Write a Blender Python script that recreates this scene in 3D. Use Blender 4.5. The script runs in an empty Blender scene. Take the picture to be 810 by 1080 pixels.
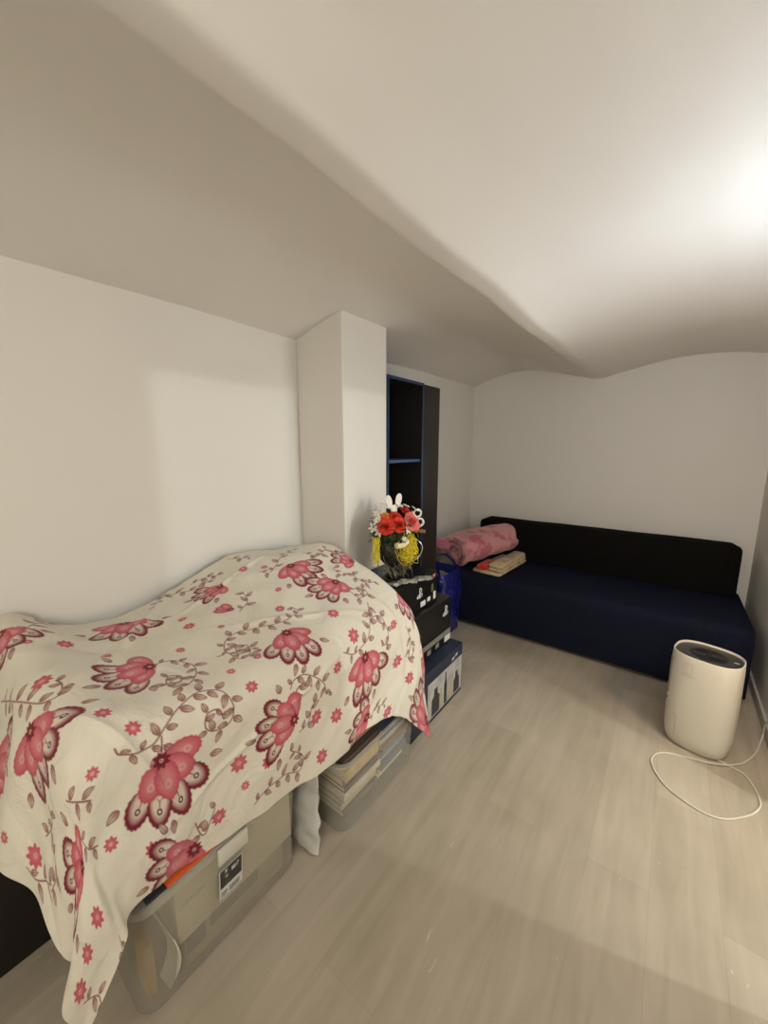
import bpy, bmesh, math, random
import numpy as np
from mathutils import Vector, Matrix, noise
random.seed(7)
PI=math.pi
scene=bpy.context.scene
COL=scene.collection

# ------------------------------------------------------------------ materials
def new_mat(name):
    m=bpy.data.materials.new(name); m.use_nodes=True
    nt=m.node_tree; b=nt.nodes['Principled BSDF']; return m,nt,b
def mat(name,col,rough=.6,metal=0,noise_amt=.06,scale=30,bump=0,bump_scale=None,spec=.5,sheen=0,coat=0,stretch=None):
    m,nt,b=new_mat(name)
    N=nt.nodes; L=nt.links
    tc=N.new('ShaderNodeTexCoord'); mp=N.new('ShaderNodeMapping')
    if stretch: mp.inputs['Scale'].default_value=stretch
    L.new(tc.outputs['Object'],mp.inputs['Vector'])
    nz=N.new('ShaderNodeTexNoise'); nz.inputs['Scale'].default_value=scale; nz.inputs['Detail'].default_value=5
    L.new(mp.outputs['Vector'],nz.inputs['Vector'])
    cr=N.new('ShaderNodeValToRGB')
    a=[max(0,c*(1-noise_amt)) for c in col]; c2=[min(1,c*(1+noise_amt)) for c in col]
    cr.color_ramp.elements[0].position=.3; cr.color_ramp.elements[1].position=.7
    cr.color_ramp.elements[0].color=(*a,1); cr.color_ramp.elements[1].color=(*c2,1)
    L.new(nz.outputs['Fac'],cr.inputs['Fac']); L.new(cr.outputs['Color'],b.inputs['Base Color'])
    b.inputs['Roughness'].default_value=rough; b.inputs['Metallic'].default_value=metal
    b.inputs['Specular IOR Level'].default_value=spec
    b.inputs['Sheen Weight'].default_value=sheen; b.inputs['Coat Weight'].default_value=coat
    if bump:
        n2=N.new('ShaderNodeTexNoise'); n2.inputs['Scale'].default_value=bump_scale or scale*4; n2.inputs['Detail'].default_value=3
        L.new(mp.outputs['Vector'],n2.inputs['Vector'])
        bp=N.new('ShaderNodeBump'); bp.inputs['Strength'].default_value=bump; bp.inputs['Distance'].default_value=.004
        L.new(n2.outputs['Fac'],bp.inputs['Height']); L.new(bp.outputs['Normal'],b.inputs['Normal'])
    return m
WALL=mat('wall_paint',(.78,.75,.695),.7,noise_amt=.012,scale=2.5,bump=.25,bump_scale=14)
CEIL=mat('ceiling_paint',(.78,.75,.70),.55,noise_amt=.015,scale=2,bump=.35,bump_scale=5)
TRIM=mat('trim_paint',(.52,.50,.46),.5,noise_amt=.03,scale=10)
def floor_mat():
    m,nt,b=new_mat('vinyl_planks'); N=nt.nodes; L=nt.links
    tc=N.new('ShaderNodeTexCoord'); mp=N.new('ShaderNodeMapping')
    mp.inputs['Rotation'].default_value=(0,0,PI/2); mp.inputs['Location'].default_value=(.135,-.075,0)
    L.new(tc.outputs['Object'],mp.inputs['Vector'])
    br=N.new('ShaderNodeTexBrick'); br.offset=.37; br.inputs['Scale'].default_value=1
    br.inputs['Brick Width'].default_value=1.22; br.inputs['Row Height'].default_value=.185
    br.inputs['Mortar Size'].default_value=.0009; br.inputs['Mortar Smooth'].default_value=.4
    br.inputs['Color1'].default_value=(.49,.425,.335,1); br.inputs['Color2'].default_value=(.43,.37,.285,1); br.inputs['Mortar'].default_value=(.39,.335,.26,1)
    L.new(mp.outputs['Vector'],br.inputs['Vector'])
    # long grain
    m2=N.new('ShaderNodeMapping'); m2.inputs['Scale'].default_value=(9,1.1,1); L.new(tc.outputs['Object'],m2.inputs['Vector'])
    n1=N.new('ShaderNodeTexNoise'); n1.inputs['Scale'].default_value=2.2; n1.inputs['Detail'].default_value=7; n1.inputs['Distortion'].default_value=.8
    L.new(m2.outputs['Vector'],n1.inputs['Vector'])
    r1=N.new('ShaderNodeValToRGB'); r1.color_ramp.elements[0].position=.3; r1.color_ramp.elements[1].position=.72
    r1.color_ramp.elements[0].color=(.88,.875,.86,1); r1.color_ramp.elements[1].color=(1.05,1.05,1.06,1)
    L.new(n1.outputs['Fac'],r1.inputs['Fac'])
    mx=N.new('ShaderNodeMix'); mx.data_type='RGBA'; mx.blend_type='MULTIPLY'; mx.inputs['Factor'].default_value=1
    L.new(br.outputs['Color'],mx.inputs['A']); L.new(r1.outputs['Color'],mx.inputs['B'])
    # broad cloudy tone
    n2=N.new('ShaderNodeTexNoise'); n2.inputs['Scale'].default_value=3.1; n2.inputs['Detail'].default_value=3
    L.new(tc.outputs['Object'],n2.inputs['Vector'])
    r2=N.new('ShaderNodeValToRGB'); r2.color_ramp.elements[0].position=.35; r2.color_ramp.elements[1].position=.65
    r2.color_ramp.elements[0].color=(.92,.92,.91,1); r2.color_ramp.elements[1].color=(1.04,1.04,1.05,1)
    L.new(n2.outputs['Fac'],r2.inputs['Fac'])
    mx2=N.new('ShaderNodeMix'); mx2.data_type='RGBA'; mx2.blend_type='MULTIPLY'; mx2.inputs['Factor'].default_value=1
    L.new(mx.outputs['Result'],mx2.inputs['A']); L.new(r2.outputs['Color'],mx2.inputs['B'])
    # a few pale scratches and dark crumb-like knots
    m3=N.new('ShaderNodeMapping'); m3.inputs['Scale'].default_value=(22,5,1); L.new(tc.outputs['Object'],m3.inputs['Vector'])
    n3=N.new('ShaderNodeTexNoise'); n3.inputs['Scale'].default_value=1.7; n3.inputs['Detail'].default_value=4; n3.inputs['Distortion'].default_value=1.5
    L.new(m3.outputs['Vector'],n3.inputs['Vector'])
    r3=N.new('ShaderNodeValToRGB'); r3.color_ramp.elements[0].position=.70; r3.color_ramp.elements[1].position=.78
    L.new(n3.outputs['Fac'],r3.inputs['Fac'])
    mx3=N.new('ShaderNodeMix'); mx3.data_type='RGBA'; mx3.inputs['B'].default_value=(.60,.56,.49,1)
    L.new(r3.outputs['Color'],mx3.inputs['Factor']); L.new(mx2.outputs['Result'],mx3.inputs['A'])
    L.new(mx3.outputs['Result'],b.inputs['Base Color'])
    b.inputs['Roughness'].default_value=.48; b.inputs['Specular IOR Level'].default_value=.35
    bp=N.new('ShaderNodeBump'); bp.inputs['Strength'].default_value=.15; bp.inputs['Distance'].default_value=.002
    L.new(n1.outputs['Fac'],bp.inputs['Height']); L.new(bp.outputs['Normal'],b.inputs['Normal'])
    return m
FLOOR=floor_mat()
def attr_mat(name,attr,rough=.85,sheen=.1,bump=.15,bs=400):
    m,nt,b=new_mat(name); N=nt.nodes; L=nt.links
    a=N.new('ShaderNodeAttribute'); a.attribute_name=attr; L.new(a.outputs['Color'],b.inputs['Base Color'])
    b.inputs['Roughness'].default_value=rough; b.inputs['Sheen Weight'].default_value=sheen; b.inputs['Specular IOR Level'].default_value=.2
    n=N.new('ShaderNodeTexNoise'); n.inputs['Scale'].default_value=bs; tc=N.new('ShaderNodeTexCoord'); L.new(tc.outputs['Object'],n.inputs['Vector'])
    bp=N.new('ShaderNodeBump'); bp.inputs['Strength'].default_value=bump; bp.inputs['Distance'].default_value=.001
    L.new(n.outputs['Fac'],bp.inputs['Height'])
    n3=N.new('ShaderNodeTexNoise'); n3.inputs['Scale'].default_value=9; n3.inputs['Detail'].default_value=4; n3.inputs['Distortion'].default_value=1.2; L.new(tc.outputs['Object'],n3.inputs['Vector'])
    b3=N.new('ShaderNodeBump'); b3.inputs['Strength'].default_value=.55; b3.inputs['Distance'].default_value=.02
    L.new(n3.outputs['Fac'],b3.inputs['Height']); L.new(b3.outputs['Normal'],bp.inputs['Normal']); L.new(bp.outputs['Normal'],b.inputs['Normal'])
    return m
def clear_mat(name,col,alpha,rough=.25):
    m,nt,b=new_mat(name); N=nt.nodes; L=nt.links
    n=N.new('ShaderNodeTexNoise'); n.inputs['Scale'].default_value=9; tc=N.new('ShaderNodeTexCoord'); L.new(tc.outputs['Object'],n.inputs['Vector'])
    mr=N.new('ShaderNodeMapRange'); mr.inputs['To Min'].default_value=alpha*.88; mr.inputs['To Max'].default_value=min(1,alpha*1.12)
    L.new(n.outputs['Fac'],mr.inputs['Value']); L.new(mr.outputs['Result'],b.inputs['Alpha'])
    b.inputs['Base Color'].default_value=(*col,1); b.inputs['Roughness'].default_value=rough
    return m
# ------------------------------------------------------------------ object helpers
def obj(name,bm_or_mesh,m,parent=None,smooth=None,angle=40):
    if isinstance(bm_or_mesh,bmesh.types.BMesh):
        me=bpy.data.meshes.new(name); bm_or_mesh.normal_update(); bm_or_mesh.to_mesh(me); bm_or_mesh.free()
    else: me=bm_or_mesh
    mats=m if isinstance(m,(list,tuple)) else [m]
    for k in mats: me.materials.append(k)
    o=bpy.data.objects.new(name,me); COL.objects.link(o)
    if parent is not None: o.parent=parent
    if smooth is not False:
        me.shade_smooth()
        try: me.set_sharp_from_angle(angle=math.radians(angle))
        except Exception: pass
    return o
def thing(name,label,cat,loc=(0,0,0),rz=0,group=None):
    o=bpy.data.objects.new(name,None); COL.objects.link(o); o.empty_display_size=.05
    o.location=loc; o.rotation_euler=(0,0,rz); o['label']=label; o['category']=cat
    if group: o['group']=group
    return o
def tag(o,label,cat,group=None):
    o['label']=label; o['category']=cat
    if group: o['group']=group
    return o
def struct(name,bm,m,parent=None,smooth=False):
    o=obj(name,bm,m,parent,smooth)
    if parent is None: o['kind']='structure'
    return o
def box(bm,x0,x1,y0,y1,z0,z1,bev=0,seg=2,mi=0,M=None):
    v=[bm.verts.new(p) for p in ((x0,y0,z0),(x1,y0,z0),(x1,y1,z0),(x0,y1,z0),(x0,y0,z1),(x1,y0,z1),(x1,y1,z1),(x0,y1,z1))]
    fs=[bm.faces.new([v[i] for i in q]) for q in ((3,2,1,0),(4,5,6,7),(0,1,5,4),(1,2,6,5),(2,3,7,6),(3,0,4,7))]
    for f in fs: f.material_index=mi
    if bev:
        es=list({e for f in fs for e in f.edges})
        r=bmesh.ops.bevel(bm,geom=es,offset=bev,segments=seg,profile=.5,affect='EDGES')
        for f in r['faces']: f.material_index=mi
        vv={w for f in r['faces'] for w in f.verts}|{w for w in v if w.is_valid}
    else: vv=set(v)
    if M is not None:
        for w in vv: w.co=M@w.co
    return bm
def nbox(*a,**k): return box(bmesh.new(),*a,**k)
def loft(bm,secs,cap0=True,cap1=True,closed=True,mi=0):
    rings=[[bm.verts.new(p) for p in s] for s in secs]
    n=len(rings[0]); rng=range(n) if closed else range(n-1)
    for a,b in zip(rings,rings[1:]):
        for i in rng:
            f=bm.faces.new((a[i],a[(i+1)%n],b[(i+1)%n],b[i])); f.material_index=mi
    if cap0: bm.faces.new(rings[0][::-1]).material_index=mi
    if cap1: bm.faces.new(rings[-1]).material_index=mi
    return bm
def rrect(hx,hy,r,z,cx=0,cy=0,n=6):
    pts=[]
    for sx,sy,a0 in ((1,1,0),(-1,1,PI/2),(-1,-1,PI),(1,-1,3*PI/2)):
        for k in range(n+1):
            a=a0+PI/2*k/n; pts.append((cx+sx*(hx-r)+r*math.cos(a),cy+sy*(hy-r)+r*math.sin(a),z))
    return pts
def superel(hx,hy,e,z,n=64):
    p=[]
    for k in range(n):
        a=2*PI*k/n; c,s=math.cos(a),math.sin(a)
        p.append((hx*math.copysign(abs(c)**(2/e),c),hy*math.copysign(abs(s)**(2/e),s),z))
    return p
def smooth_path(pts,sub=6,closed=False):
    P=[Vector(p) for p in pts]; out=[]; n=len(P)
    rng=n if closed else n-1
    for i in range(rng):
        a=P[(i-1)%n] if closed or i>0 else P[0]*2-P[1]
        b=P[i]; c=P[(i+1)%n]; d=P[(i+2)%n] if closed or i+2<n else P[-1]*2-P[-2]
        for k in range(sub):
            t=k/sub
            out.append(.5*((2*b)+(c-a)*t+(2*a-5*b+4*c-d)*t*t+(3*b-a-3*c+d)*t**3))
    if not closed: out.append(P[-1])
    return out
def tube(bm,pts,r,n=8,closed=False,taper=None,mi=0):
    P=[Vector(p) for p in pts]; m=len(P); rings=[]
    up=Vector((0,0,1)); prev=None
    for i in range(m):
        t=(P[(i+1)%m]-P[i-1]) if closed else (P[min(i+1,m-1)]-P[max(i-1,0)])
        t=t.normalized() if t.length>1e-9 else Vector((0,0,1))
        if prev is None:
            a=up if abs(t.z)<.9 else Vector((1,0,0)); u=t.cross(a).normalized()
        else:
            u=prev-t*prev.dot(t); u=u.normalized() if u.length>1e-6 else t.orthogonal().normalized()
        prev=u; w=t.cross(u); rr=r*(taper(i/(m-1)) if taper else 1)
        rings.append([bm.verts.new(P[i]+(u*math.cos(2*PI*k/n)+w*math.sin(2*PI*k/n))*rr) for k in range(n)])
    prs=list(zip(rings,rings[1:]))+([(rings[-1],rings[0])] if closed else [])
    for a,b in prs:
        for k in range(n):
            bm.faces.new((a[k],a[(k+1)%n],b[(k+1)%n],b[k])).material_index=mi
    if not closed:
        bm.faces.new(rings[0][::-1]).material_index=mi; bm.faces.new(rings[-1]).material_index=mi
    return bm
def ball(bm,c,r,s=(1,1,1),sub=2,jit=0,mi=0):
    res=bmesh.ops.create_icosphere(bm,subdivisions=sub,radius=1)
    for v in res['verts']:
        k=1+jit*noise.noise(v.co*2.3+Vector(c)*50)
        v.co=Vector(c)+Vector((v.co.x*s[0],v.co.y*s[1],v.co.z*s[2]))*r*k
    if mi:
        for v in res['verts']:
            for f in v.link_faces: f.material_index=mi
    return bm
def plate(pts2d,axis,pos,th,bm=None,mi=0):
    """flat polygon given as (along y, z) on an x plane, or (x,z) on a y plane, extruded by th"""
    bm=bm or bmesh.new()
    def P(a,b,d): return (pos+d,a,b) if axis=='x' else ((a,pos+d,b) if axis=='y' else (a,b,pos+d))
    A=[bm.verts.new(P(a,b,0)) for a,b in pts2d]; B=[bm.verts.new(P(a,b,th)) for a,b in pts2d]
    n=len(A)
    fs=[bm.faces.new(A[::-1]),bm.faces.new(B)]+[bm.faces.new((A[i],A[(i+1)%n],B[(i+1)%n],B[i])) for i in range(n)]
    for f in fs: f.material_index=mi
    bmesh.ops.recalc_face_normals(bm,faces=fs)
    return bm
def text_mesh(s,size,th=.0004):
    cu=bpy.data.curves.new('lettering','FONT'); cu.body=s; cu.size=size; cu.extrude=th; cu.align_x='CENTER'; cu.align_y='CENTER'
    t=bpy.data.objects.new('lettering',cu); COL.objects.link(t)
    dg=bpy.context.evaluated_depsgraph_get(); me=bpy.data.meshes.new_from_object(t.evaluated_get(dg)); me.materials.clear()
    bpy.data.objects.remove(t); return me
# facing +x, reading along +y
FACE_X=Matrix(((0,0,1,0),(1,0,0,0),(0,1,0,0),(0,0,0,1)))

# ------------------------------------------------------------------ camera
cam=bpy.data.cameras.new('camera'); co=bpy.data.objects.new('camera',cam); COL.objects.link(co)
cam.sensor_fit='HORIZONTAL'; cam.sensor_width=36; cam.lens=36*404/810; cam.clip_start=.02
co.location=(0,0,1.45); co.rotation_euler=(PI/2-math.atan(68.5/404),0,math.radians(37))
scene.camera=co
scene.view_settings.view_transform='Standard'; scene.view_settings.look='None'; scene.view_settings.gamma=1
scene.view_settings.use_curve_mapping=False; scene.view_settings.exposure=0

# ------------------------------------------------------------------ the room
XL,XR,YB,YF=-1.66,.515,3.70,-1.30
struct('floor',nbox(XL-.15,2.55,YF-.15,YB+.15,-.1,0),FLOOR)
struct('wall_left',nbox(XL-.15,XL,YF-.15,YB+.15,0,2.6),WALL)
struct('wall_back',nbox(XL,2.55,YB,YB+.15,0,2.6),WALL)
struct('wall_front',nbox(XL,2.55,YF-.15,YF,0,2.6),WALL)
bm=bmesh.new()
D0,D1,DZ=1.235,2.02,1.667          # doorway in the right wall, just outside the frame
box(bm,XR,XR+.12,YF,D0,0,2.6); box(bm,XR,XR+.12,D1,YB,0,2.6); box(bm,XR,XR+.12,D0,D1,DZ,2.6)
struct('wall_right',bm,WALL)
struct('wall_hall',nbox(2.4,2.55,YF,YB,0,2.6),WALL)
bm=nbox(XL,-1.33,1.43,1.79,0,2.6,bev=.006)
struct('wall_pillar',bm,WALL)
bm=bmesh.new()
box(bm,XR-.014,XR,D1,YB,0,.065,bev=.004); 
struct('baseboard_right',bm,TRIM)
bm=nbox(XL,XR-.014,YB-.014,YB,0,.065,bev=.004); struct('baseboard_back',bm,TRIM)
# vaulted ceiling: two barrel bays meeting on a flat rib
NX=[(-1.70,2.00),(-1.66,2.01),(-1.5,2.052),(-1.33,2.088),(-1.12,2.112),(-.9,2.092),(-.80,2.064),(-.70,2.027),(-.63,1.990),(-.6205,1.9845),(-.6115,1.979),(-.606,1.9765),(-.600,1.976),(-.55,1.978),(-.542,1.9795),(-.534,1.984),(-.52,1.995),(-.48,2.022),(-.42,2.058),(-.25,2.125),(0,2.175),(.25,2.18),(.45,2.15),(.65,2.09),(2.6,2.09)]
FX=[(-1.70,2.03),(-1.66,2.038),(-1.56,2.07),(-1.385,2.118),(-1.12,2.132),(-.9,2.09),(-.76,2.047),(-.66,2.018),(-.6205,2.008),(-.6115,2.0055),(-.606,2.0045),(-.60,2.004),(-.55,2.006),(-.542,2.008),(-.52,2.013),(-.45,2.030),(-.26,2.075),(-.03,2.105),(.15,2.105),(.3,2.09),(.515,2.045),(.65,2.02),(2.6,2.02)]
def prof(T,x):
    xs=[a for a,_ in T]; zs=[b for _,b in T]
    i=max(0,min(len(xs)-2,int(np.searchsorted(xs,x))-1))
    h=xs[i+1]-xs[i]; t=min(1,max(0,(x-xs[i])/h))
    def sl(k):
        if k<=0 or k>=len(xs)-1: return 0
        a=(zs[k]-zs[k-1])/(xs[k]-xs[k-1]); b=(zs[k+1]-zs[k])/(xs[k+1]-xs[k]); return 0 if a*b<=0 and abs(a)>.3 else (a+b)/2
    m0,m1=sl(i)*h,sl(i+1)*h
    return (2*t**3-3*t**2+1)*zs[i]+(t**3-2*t**2+t)*m0+(-2*t**3+3*t**2)*zs[i+1]+(t**3-t**2)*m1
bm=bmesh.new(); nx,ny=420,100; G=[]
for j in range(ny+1):
    y=YF-.05+(YB-YF+.1)*j/ny; k=min(1,max(0,(y-1.75)/1.1)); k=k*k*(3-2*k); row=[]
    wob=.006*math.sin(y*3.1)+.004*math.sin(y*7.3+1)
    for i in range(nx+1):
        x=-1.70+(2.50+1.70)*(i/nx)**1.6
        zz=prof(NX,x+wob)*(1-k)+prof(FX,x+wob)*k+.006*noise.noise(Vector((x*2.2,y*1.7,3)))+.002*noise.noise(Vector((x*9,y*6,1)))
        row.append(bm.verts.new((x,y,zz)))
    G.append(row)
for j in range(ny):
    for i in range(nx): bm.faces.new((G[j][i],G[j+1][i],G[j+1][i+1],G[j][i+1]))
# give it thickness upwards
top=bmesh.ops.extrude_face_region(bm,geom=bm.faces[:])
for v in [g for g in top['geom'] if isinstance(g,bmesh.types.BMVert)]: v.co.z=2.62
bmesh.ops.recalc_face_normals(bm,faces=bm.faces[:])
o=struct('ceiling',bm,CEIL,smooth=True)
# ------------------------------------------------------------------ sofa bed
NAVY=mat('navy_upholstery',(.0125,.0145,.0295),.95,noise_amt=.12,scale=60,bump=.3,bump_scale=500,sheen=.0,spec=.04)
BLACKF=mat('black_upholstery',(.0085,.0085,.0075),.95,noise_amt=.12,scale=60,bump=.3,bump_scale=500,spec=.04)
DARKPL=mat('dark_plastic',(.02,.02,.022),.45)
WHITEPL=mat('white_plastic',(.72,.68,.58),.38,noise_amt=.015,scale=8)
t=thing('sofa_bed','long low sofa bed with navy seat block and black back against back wall','sofa',(-.49,2.775,0))
def soft_block(x0,x1,y0,y1,z0,z1,r,bulge=.0,front_round=0):
    # lofted along x with a rounded cross-section
    secs=[]; nxs=40
    for i in range(nxs+1):
        s=i/nxs; x=x0+(x1-x0)*s; e=min(s,1-s)*(x1-x0)/r; sh=(1-math.sqrt(max(0,1-(1-min(1,e))**2)))*r if e<1 else 0
        pts=[]
        for (cx,cy,a0,rr) in ((y1-sh-r,z1-sh*.6-r,0,r),(y0+sh+r+front_round,z1-sh*.6-r-front_round*.6,PI/2,r+front_round),(y0+sh+r*.5,z0+r*.5,PI,r*.5),(y1-sh-r*.5,z0+r*.5,3*PI/2,r*.5)):
            for k in range(7):
                a=a0+PI/2*k/6
                pts.append((x,cx+rr*math.cos(a),cy+rr*math.sin(a)))
        q=[]
        for p in pts:
            d=.004*noise.noise(Vector(p)*3.1); q.append((p[0],p[1]+d,p[2]+d+(bulge*math.sin(PI*s) if p[2]>z1-.1 else 0)))
        secs.append(q)
    b=bmesh.new(); loft(b,secs); bmesh.ops.recalc_face_normals(b,faces=b.faces[:]); return b
def shift(o,p): o.matrix_parent_inverse=Matrix.Translation(-Vector(p))
s=obj('seat',soft_block(-1.45,.455,2.775,3.64,.03,.435,.03,.004,.03),NAVY,t); shift(s,t.location)
s=obj('backrest',soft_block(-1.43,.425,3.40,3.62,.43,.785,.035),BLACKF,t); shift(s,t.location)
for (x,y) in ((-1.38,2.83),(.36,2.83),(-1.38,3.58),(.36,3.58)):
    b=bmesh.new(); loft(b,[rrect(.02,.02,.008,0,x,y),rrect(.024,.024,.008,.034,x,y)]); l=obj('foot',b,DARKPL,t); shift(l,t.location)
# ------------------------------------------------------------------ blanket roll, towel, red cloth
def roll_section(turns,r0,r1,th,n=90):
    """closed outline of a rolled up sheet (spiral with thickness)"""
    out=[];inn=[]
    for k in range(n+1):
        a=2*PI*turns*k/n; r=r0+(r1-r0)*(k/n)
        out.append((a,r+th/2)); inn.append((a,r-th/2))
    return out+inn[::-1]
def rolled(c0,c1,rx,rz,turns,th,jit,flat=.8,segs=26,phase=0):
    c0=Vector(c0);c1=Vector(c1); ax=(c1-c0).normalized(); side=ax.cross(Vector((0,0,1))).normalized(); up=side.cross(ax)
    sec=roll_section(turns,.16,1.0,th); secs=[]
    for i in range(segs+1):
        s=i/segs; c=c0.lerp(c1,s); k=1-.10*(2*s-1)**4-.10*s; R=[]
        for a,r in sec:
            rr=r*k*(1+.05*math.sin(3*a+s*4)*r); px=math.cos(a+phase)*rr*rx; pz=math.sin(a+phase)*rr*rz
            if pz<-rz*flat: pz=-rz*flat+(pz+rz*flat)*.2
            off=jit*noise.noise(Vector((s*5,math.cos(a)*r*1.6,math.sin(a)*r*1.6)))*2
            R.append(c+side*(px+off*math.cos(a))+up*(pz+off*math.sin(a))+ax*(jit*1.6*noise.noise(Vector((a*.8,r*3,s*2)))*(1 if i in(0,segs) else .2)))
        secs.append(R)
    b=bmesh.new(); loft(b,secs,cap0=False,cap1=False)
    # end faces as strips between outer and inner outline
    n=len(sec); b.verts.ensure_lookup_table()
    for base,flip in ((0,False),(segs*n,True)):
        for k in range(n//2-1):
            q=[b.verts[base+k],b.verts[base+k+1],b.verts[base+n-2-k],b.verts[base+n-1-k]]
            b.faces.new(q[::-1] if flip else q)
    bmesh.ops.recalc_face_normals(b,faces=b.faces[:]); return b
def pattern_mat(name,base,spots,sc,lo,hi,rough=.95,sheen=.25,bs=260):
    m,nt,bb=new_mat(name); N=nt.nodes; L=nt.links; tc=N.new('ShaderNodeTexCoord')
    nz=N.new('ShaderNodeTexNoise'); nz.inputs['Scale'].default_value=sc; nz.inputs['Detail'].default_value=2
    L.new(tc.outputs['Object'],nz.inputs['Vector']); r=N.new('ShaderNodeValToRGB')
    r.color_ramp.elements[0].position=lo; r.color_ramp.elements[1].position=hi
    r.color_ramp.elements[0].color=(*base,1); r.color_ramp.elements[1].color=(*spots,1)
    L.new(nz.outputs['Fac'],r.inputs['Fac']); L.new(r.outputs['Color'],bb.inputs['Base Color'])
    bb.inputs['Roughness'].default_value=rough; bb.inputs['Sheen Weight'].default_value=sheen; bb.inputs['Specular IOR Level'].default_value=.1
    n2=N.new('ShaderNodeTexNoise'); n2.inputs['Scale'].default_value=bs; L.new(tc.outputs['Object'],n2.inputs['Vector'])
    bp=N.new('ShaderNodeBump'); bp.inputs['Strength'].default_value=.5; bp.inputs['Distance'].default_value=.003
    L.new(n2.outputs['Fac'],bp.inputs['Height']); L.new(bp.outputs['Normal'],bb.inputs['Normal']); return m
PINKB=pattern_mat('pink_fleece',(.58,.27,.27),(.46,.13,.17),9,.52,.62)
PINK2=pattern_mat('pink_fleece_edge',(.62,.25,.30),(.62,.16,.26),20,.4,.6)
b=rolled((-1.368,2.79,.604),(-1.125,3.33,.660),.180,.134,2.2,.24,.020,.86,phase=2.2)
o=obj('blanket',b,PINKB,angle=60); tag(o,'rolled pink fleece blanket on the left end of the navy sofa','blanket')
# a loose folded lip at its near end
secs=[]
for i in range(15):
    s=i/14; R=[]
    for k in range(15):
        a=2*PI*k/15; cy=2.80+.30*s; cx=-1.49+.02*s
        R.append((cx+.075*math.cos(a)*(1-.3*s)+.012*noise.noise(Vector((a,s*4,1))),cy,.645+.04*math.sin(a)+.025*s+.014*noise.noise(Vector((a,s*5,7)))))
    secs.append(R)
b=bmesh.new(); loft(b,secs); bmesh.ops.recalc_face_normals(b,faces=b.faces[:]); l=obj('folded_corner',b,PINK2,o)
TOWEL=pattern_mat('beige_towel',(.62,.50,.30),(.50,.30,.13),16,.50,.66,bs=180)
RED=pattern_mat('red_cloth',(.66,.035,.02),(.72,.10,.03),9,.45,.65)
def folded(x0,x1,y0,y1,z0,layers,lt,rot,jit=.006):
    # layered folded cloth: every layer a rounded slab, stacked, folded edge on the +x side
    b=bmesh.new(); cx,cy=(x0+x1)/2,(y0+y1)/2
    for i in range(layers):
        hx=(x1-x0)/2*(1-.02*i); hy=(y1-y0)/2*(1-.02*i); za=z0+i*lt; secs=[]
        for zz,sh in ((0,.012),(.2,.004),(.5,0),(.8,.004),(1,.014)):
            q=rrect(hx-sh,hy-sh,.03,za+zz*lt*.98,0,0,8)
            q=[(x+jit*noise.noise(Vector((x*9,y*9,i+zz))),y+jit*noise.noise(Vector((x*9,y*9,9+i+zz))),z+jit*.5*noise.noise(Vector((x*7,y*7,i)))) for x,y,z in q]
            secs.append(q)
        loft(b,secs)
    M=Matrix.Translation((cx,cy,0))@Matrix.Rotation(rot,4,'Z')
    for v in b.verts: v.co=M@v.co
    bmesh.ops.recalc_face_normals(b,faces=b.faces[:]); return b
b=folded(-1.225,-.985,2.835,3.42,.437,1,.036,-.06,.008)
b2=folded(-1.100,-.985,2.85,3.40,.473,2,.028,-.06,.008)
me=bpy.data.meshes.new('tmp'); b2.to_mesh(me); b2.free(); b.from_mesh(me); bpy.data.meshes.remove(me)
o=obj('folded_towel',b,TOWEL); tag(o,'folded beige fleece towel under the pink blanket, on the sofa seat','towel')
o=obj('folded_cloth',folded(-1.205,-1.108,2.835,3.08,.4740,2,.018,-.06,.006),RED); tag(o,'bright red folded cloth between the pink blanket and the beige towel','cloth')

# ------------------------------------------------------------------ air purifier
t=thing('air_purifier','white oval air purifier standing on the floor by the right wall','air purifier',(.222,2.285,0),math.radians(-14))
H=.478; prf=[(0,.78,0),(.004,.84,0),(.018,.905,0),(.045,.955,0),(.09,.985,0),(.16,1,0),(.30,1,0),(.42,.99,0),(.468,.975,0),(.477,.965,0),(H,.945,0),(.472,.93,0),(.463,.925,0)]
b=bmesh.new(); loft(b,[superel(.134*k,.116*k,2.7,z,80) for z,k,_ in prf],cap1=False); obj('body',b,WHITEPL,t)
GLOSS=mat('dark_gloss_panel',(.012,.012,.014),.28,coat=.3); GRILL=mat('grille_black',(.006,.006,.007),.5)
b=bmesh.new(); loft(b,[superel(.136*k,.118*k,2.7,z,80) for z,k in ((.455,.925),(.466,.924),(.468,.91))]); tp=obj('top_panel',b,GLOSS,t)
b=bmesh.new(); loft(b,[superel(r,r*.93,2.0,z,48) for z,r in ((.4681,.072),(.4695,.070),(.4695,.064),(.4684,.062))],cap0=False)
for k in range(24):
    a=2*PI*k/24; tube(b,[(.012*math.cos(a),.012*math.sin(a),.4695),(.064*math.cos(a),.060*math.sin(a),.4695)],.0009,4)
obj('fan_grille',b,GRILL,tp)
LED=mat('pale_print',(.6,.6,.62),.5)
b=bmesh.new(); loft(b,[rrect(.009,.0045,.003,z,.100,.01) for z in (.4681,.4688)]); obj('display',b,LED,tp)
GREYL=mat('grey_line',(.50,.47,.40),.5); VENT=mat('vent_beige',(.42,.36,.25),.6)
def on_body(ang,z,k=1.001,e=2.7,hx=.134,hy=.116):
    c,s=math.cos(ang),math.sin(ang); return Vector((hx*k*math.copysign(abs(c)**(2/e),c),hy*k*math.copysign(abs(s)**(2/e),s),z))
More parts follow.
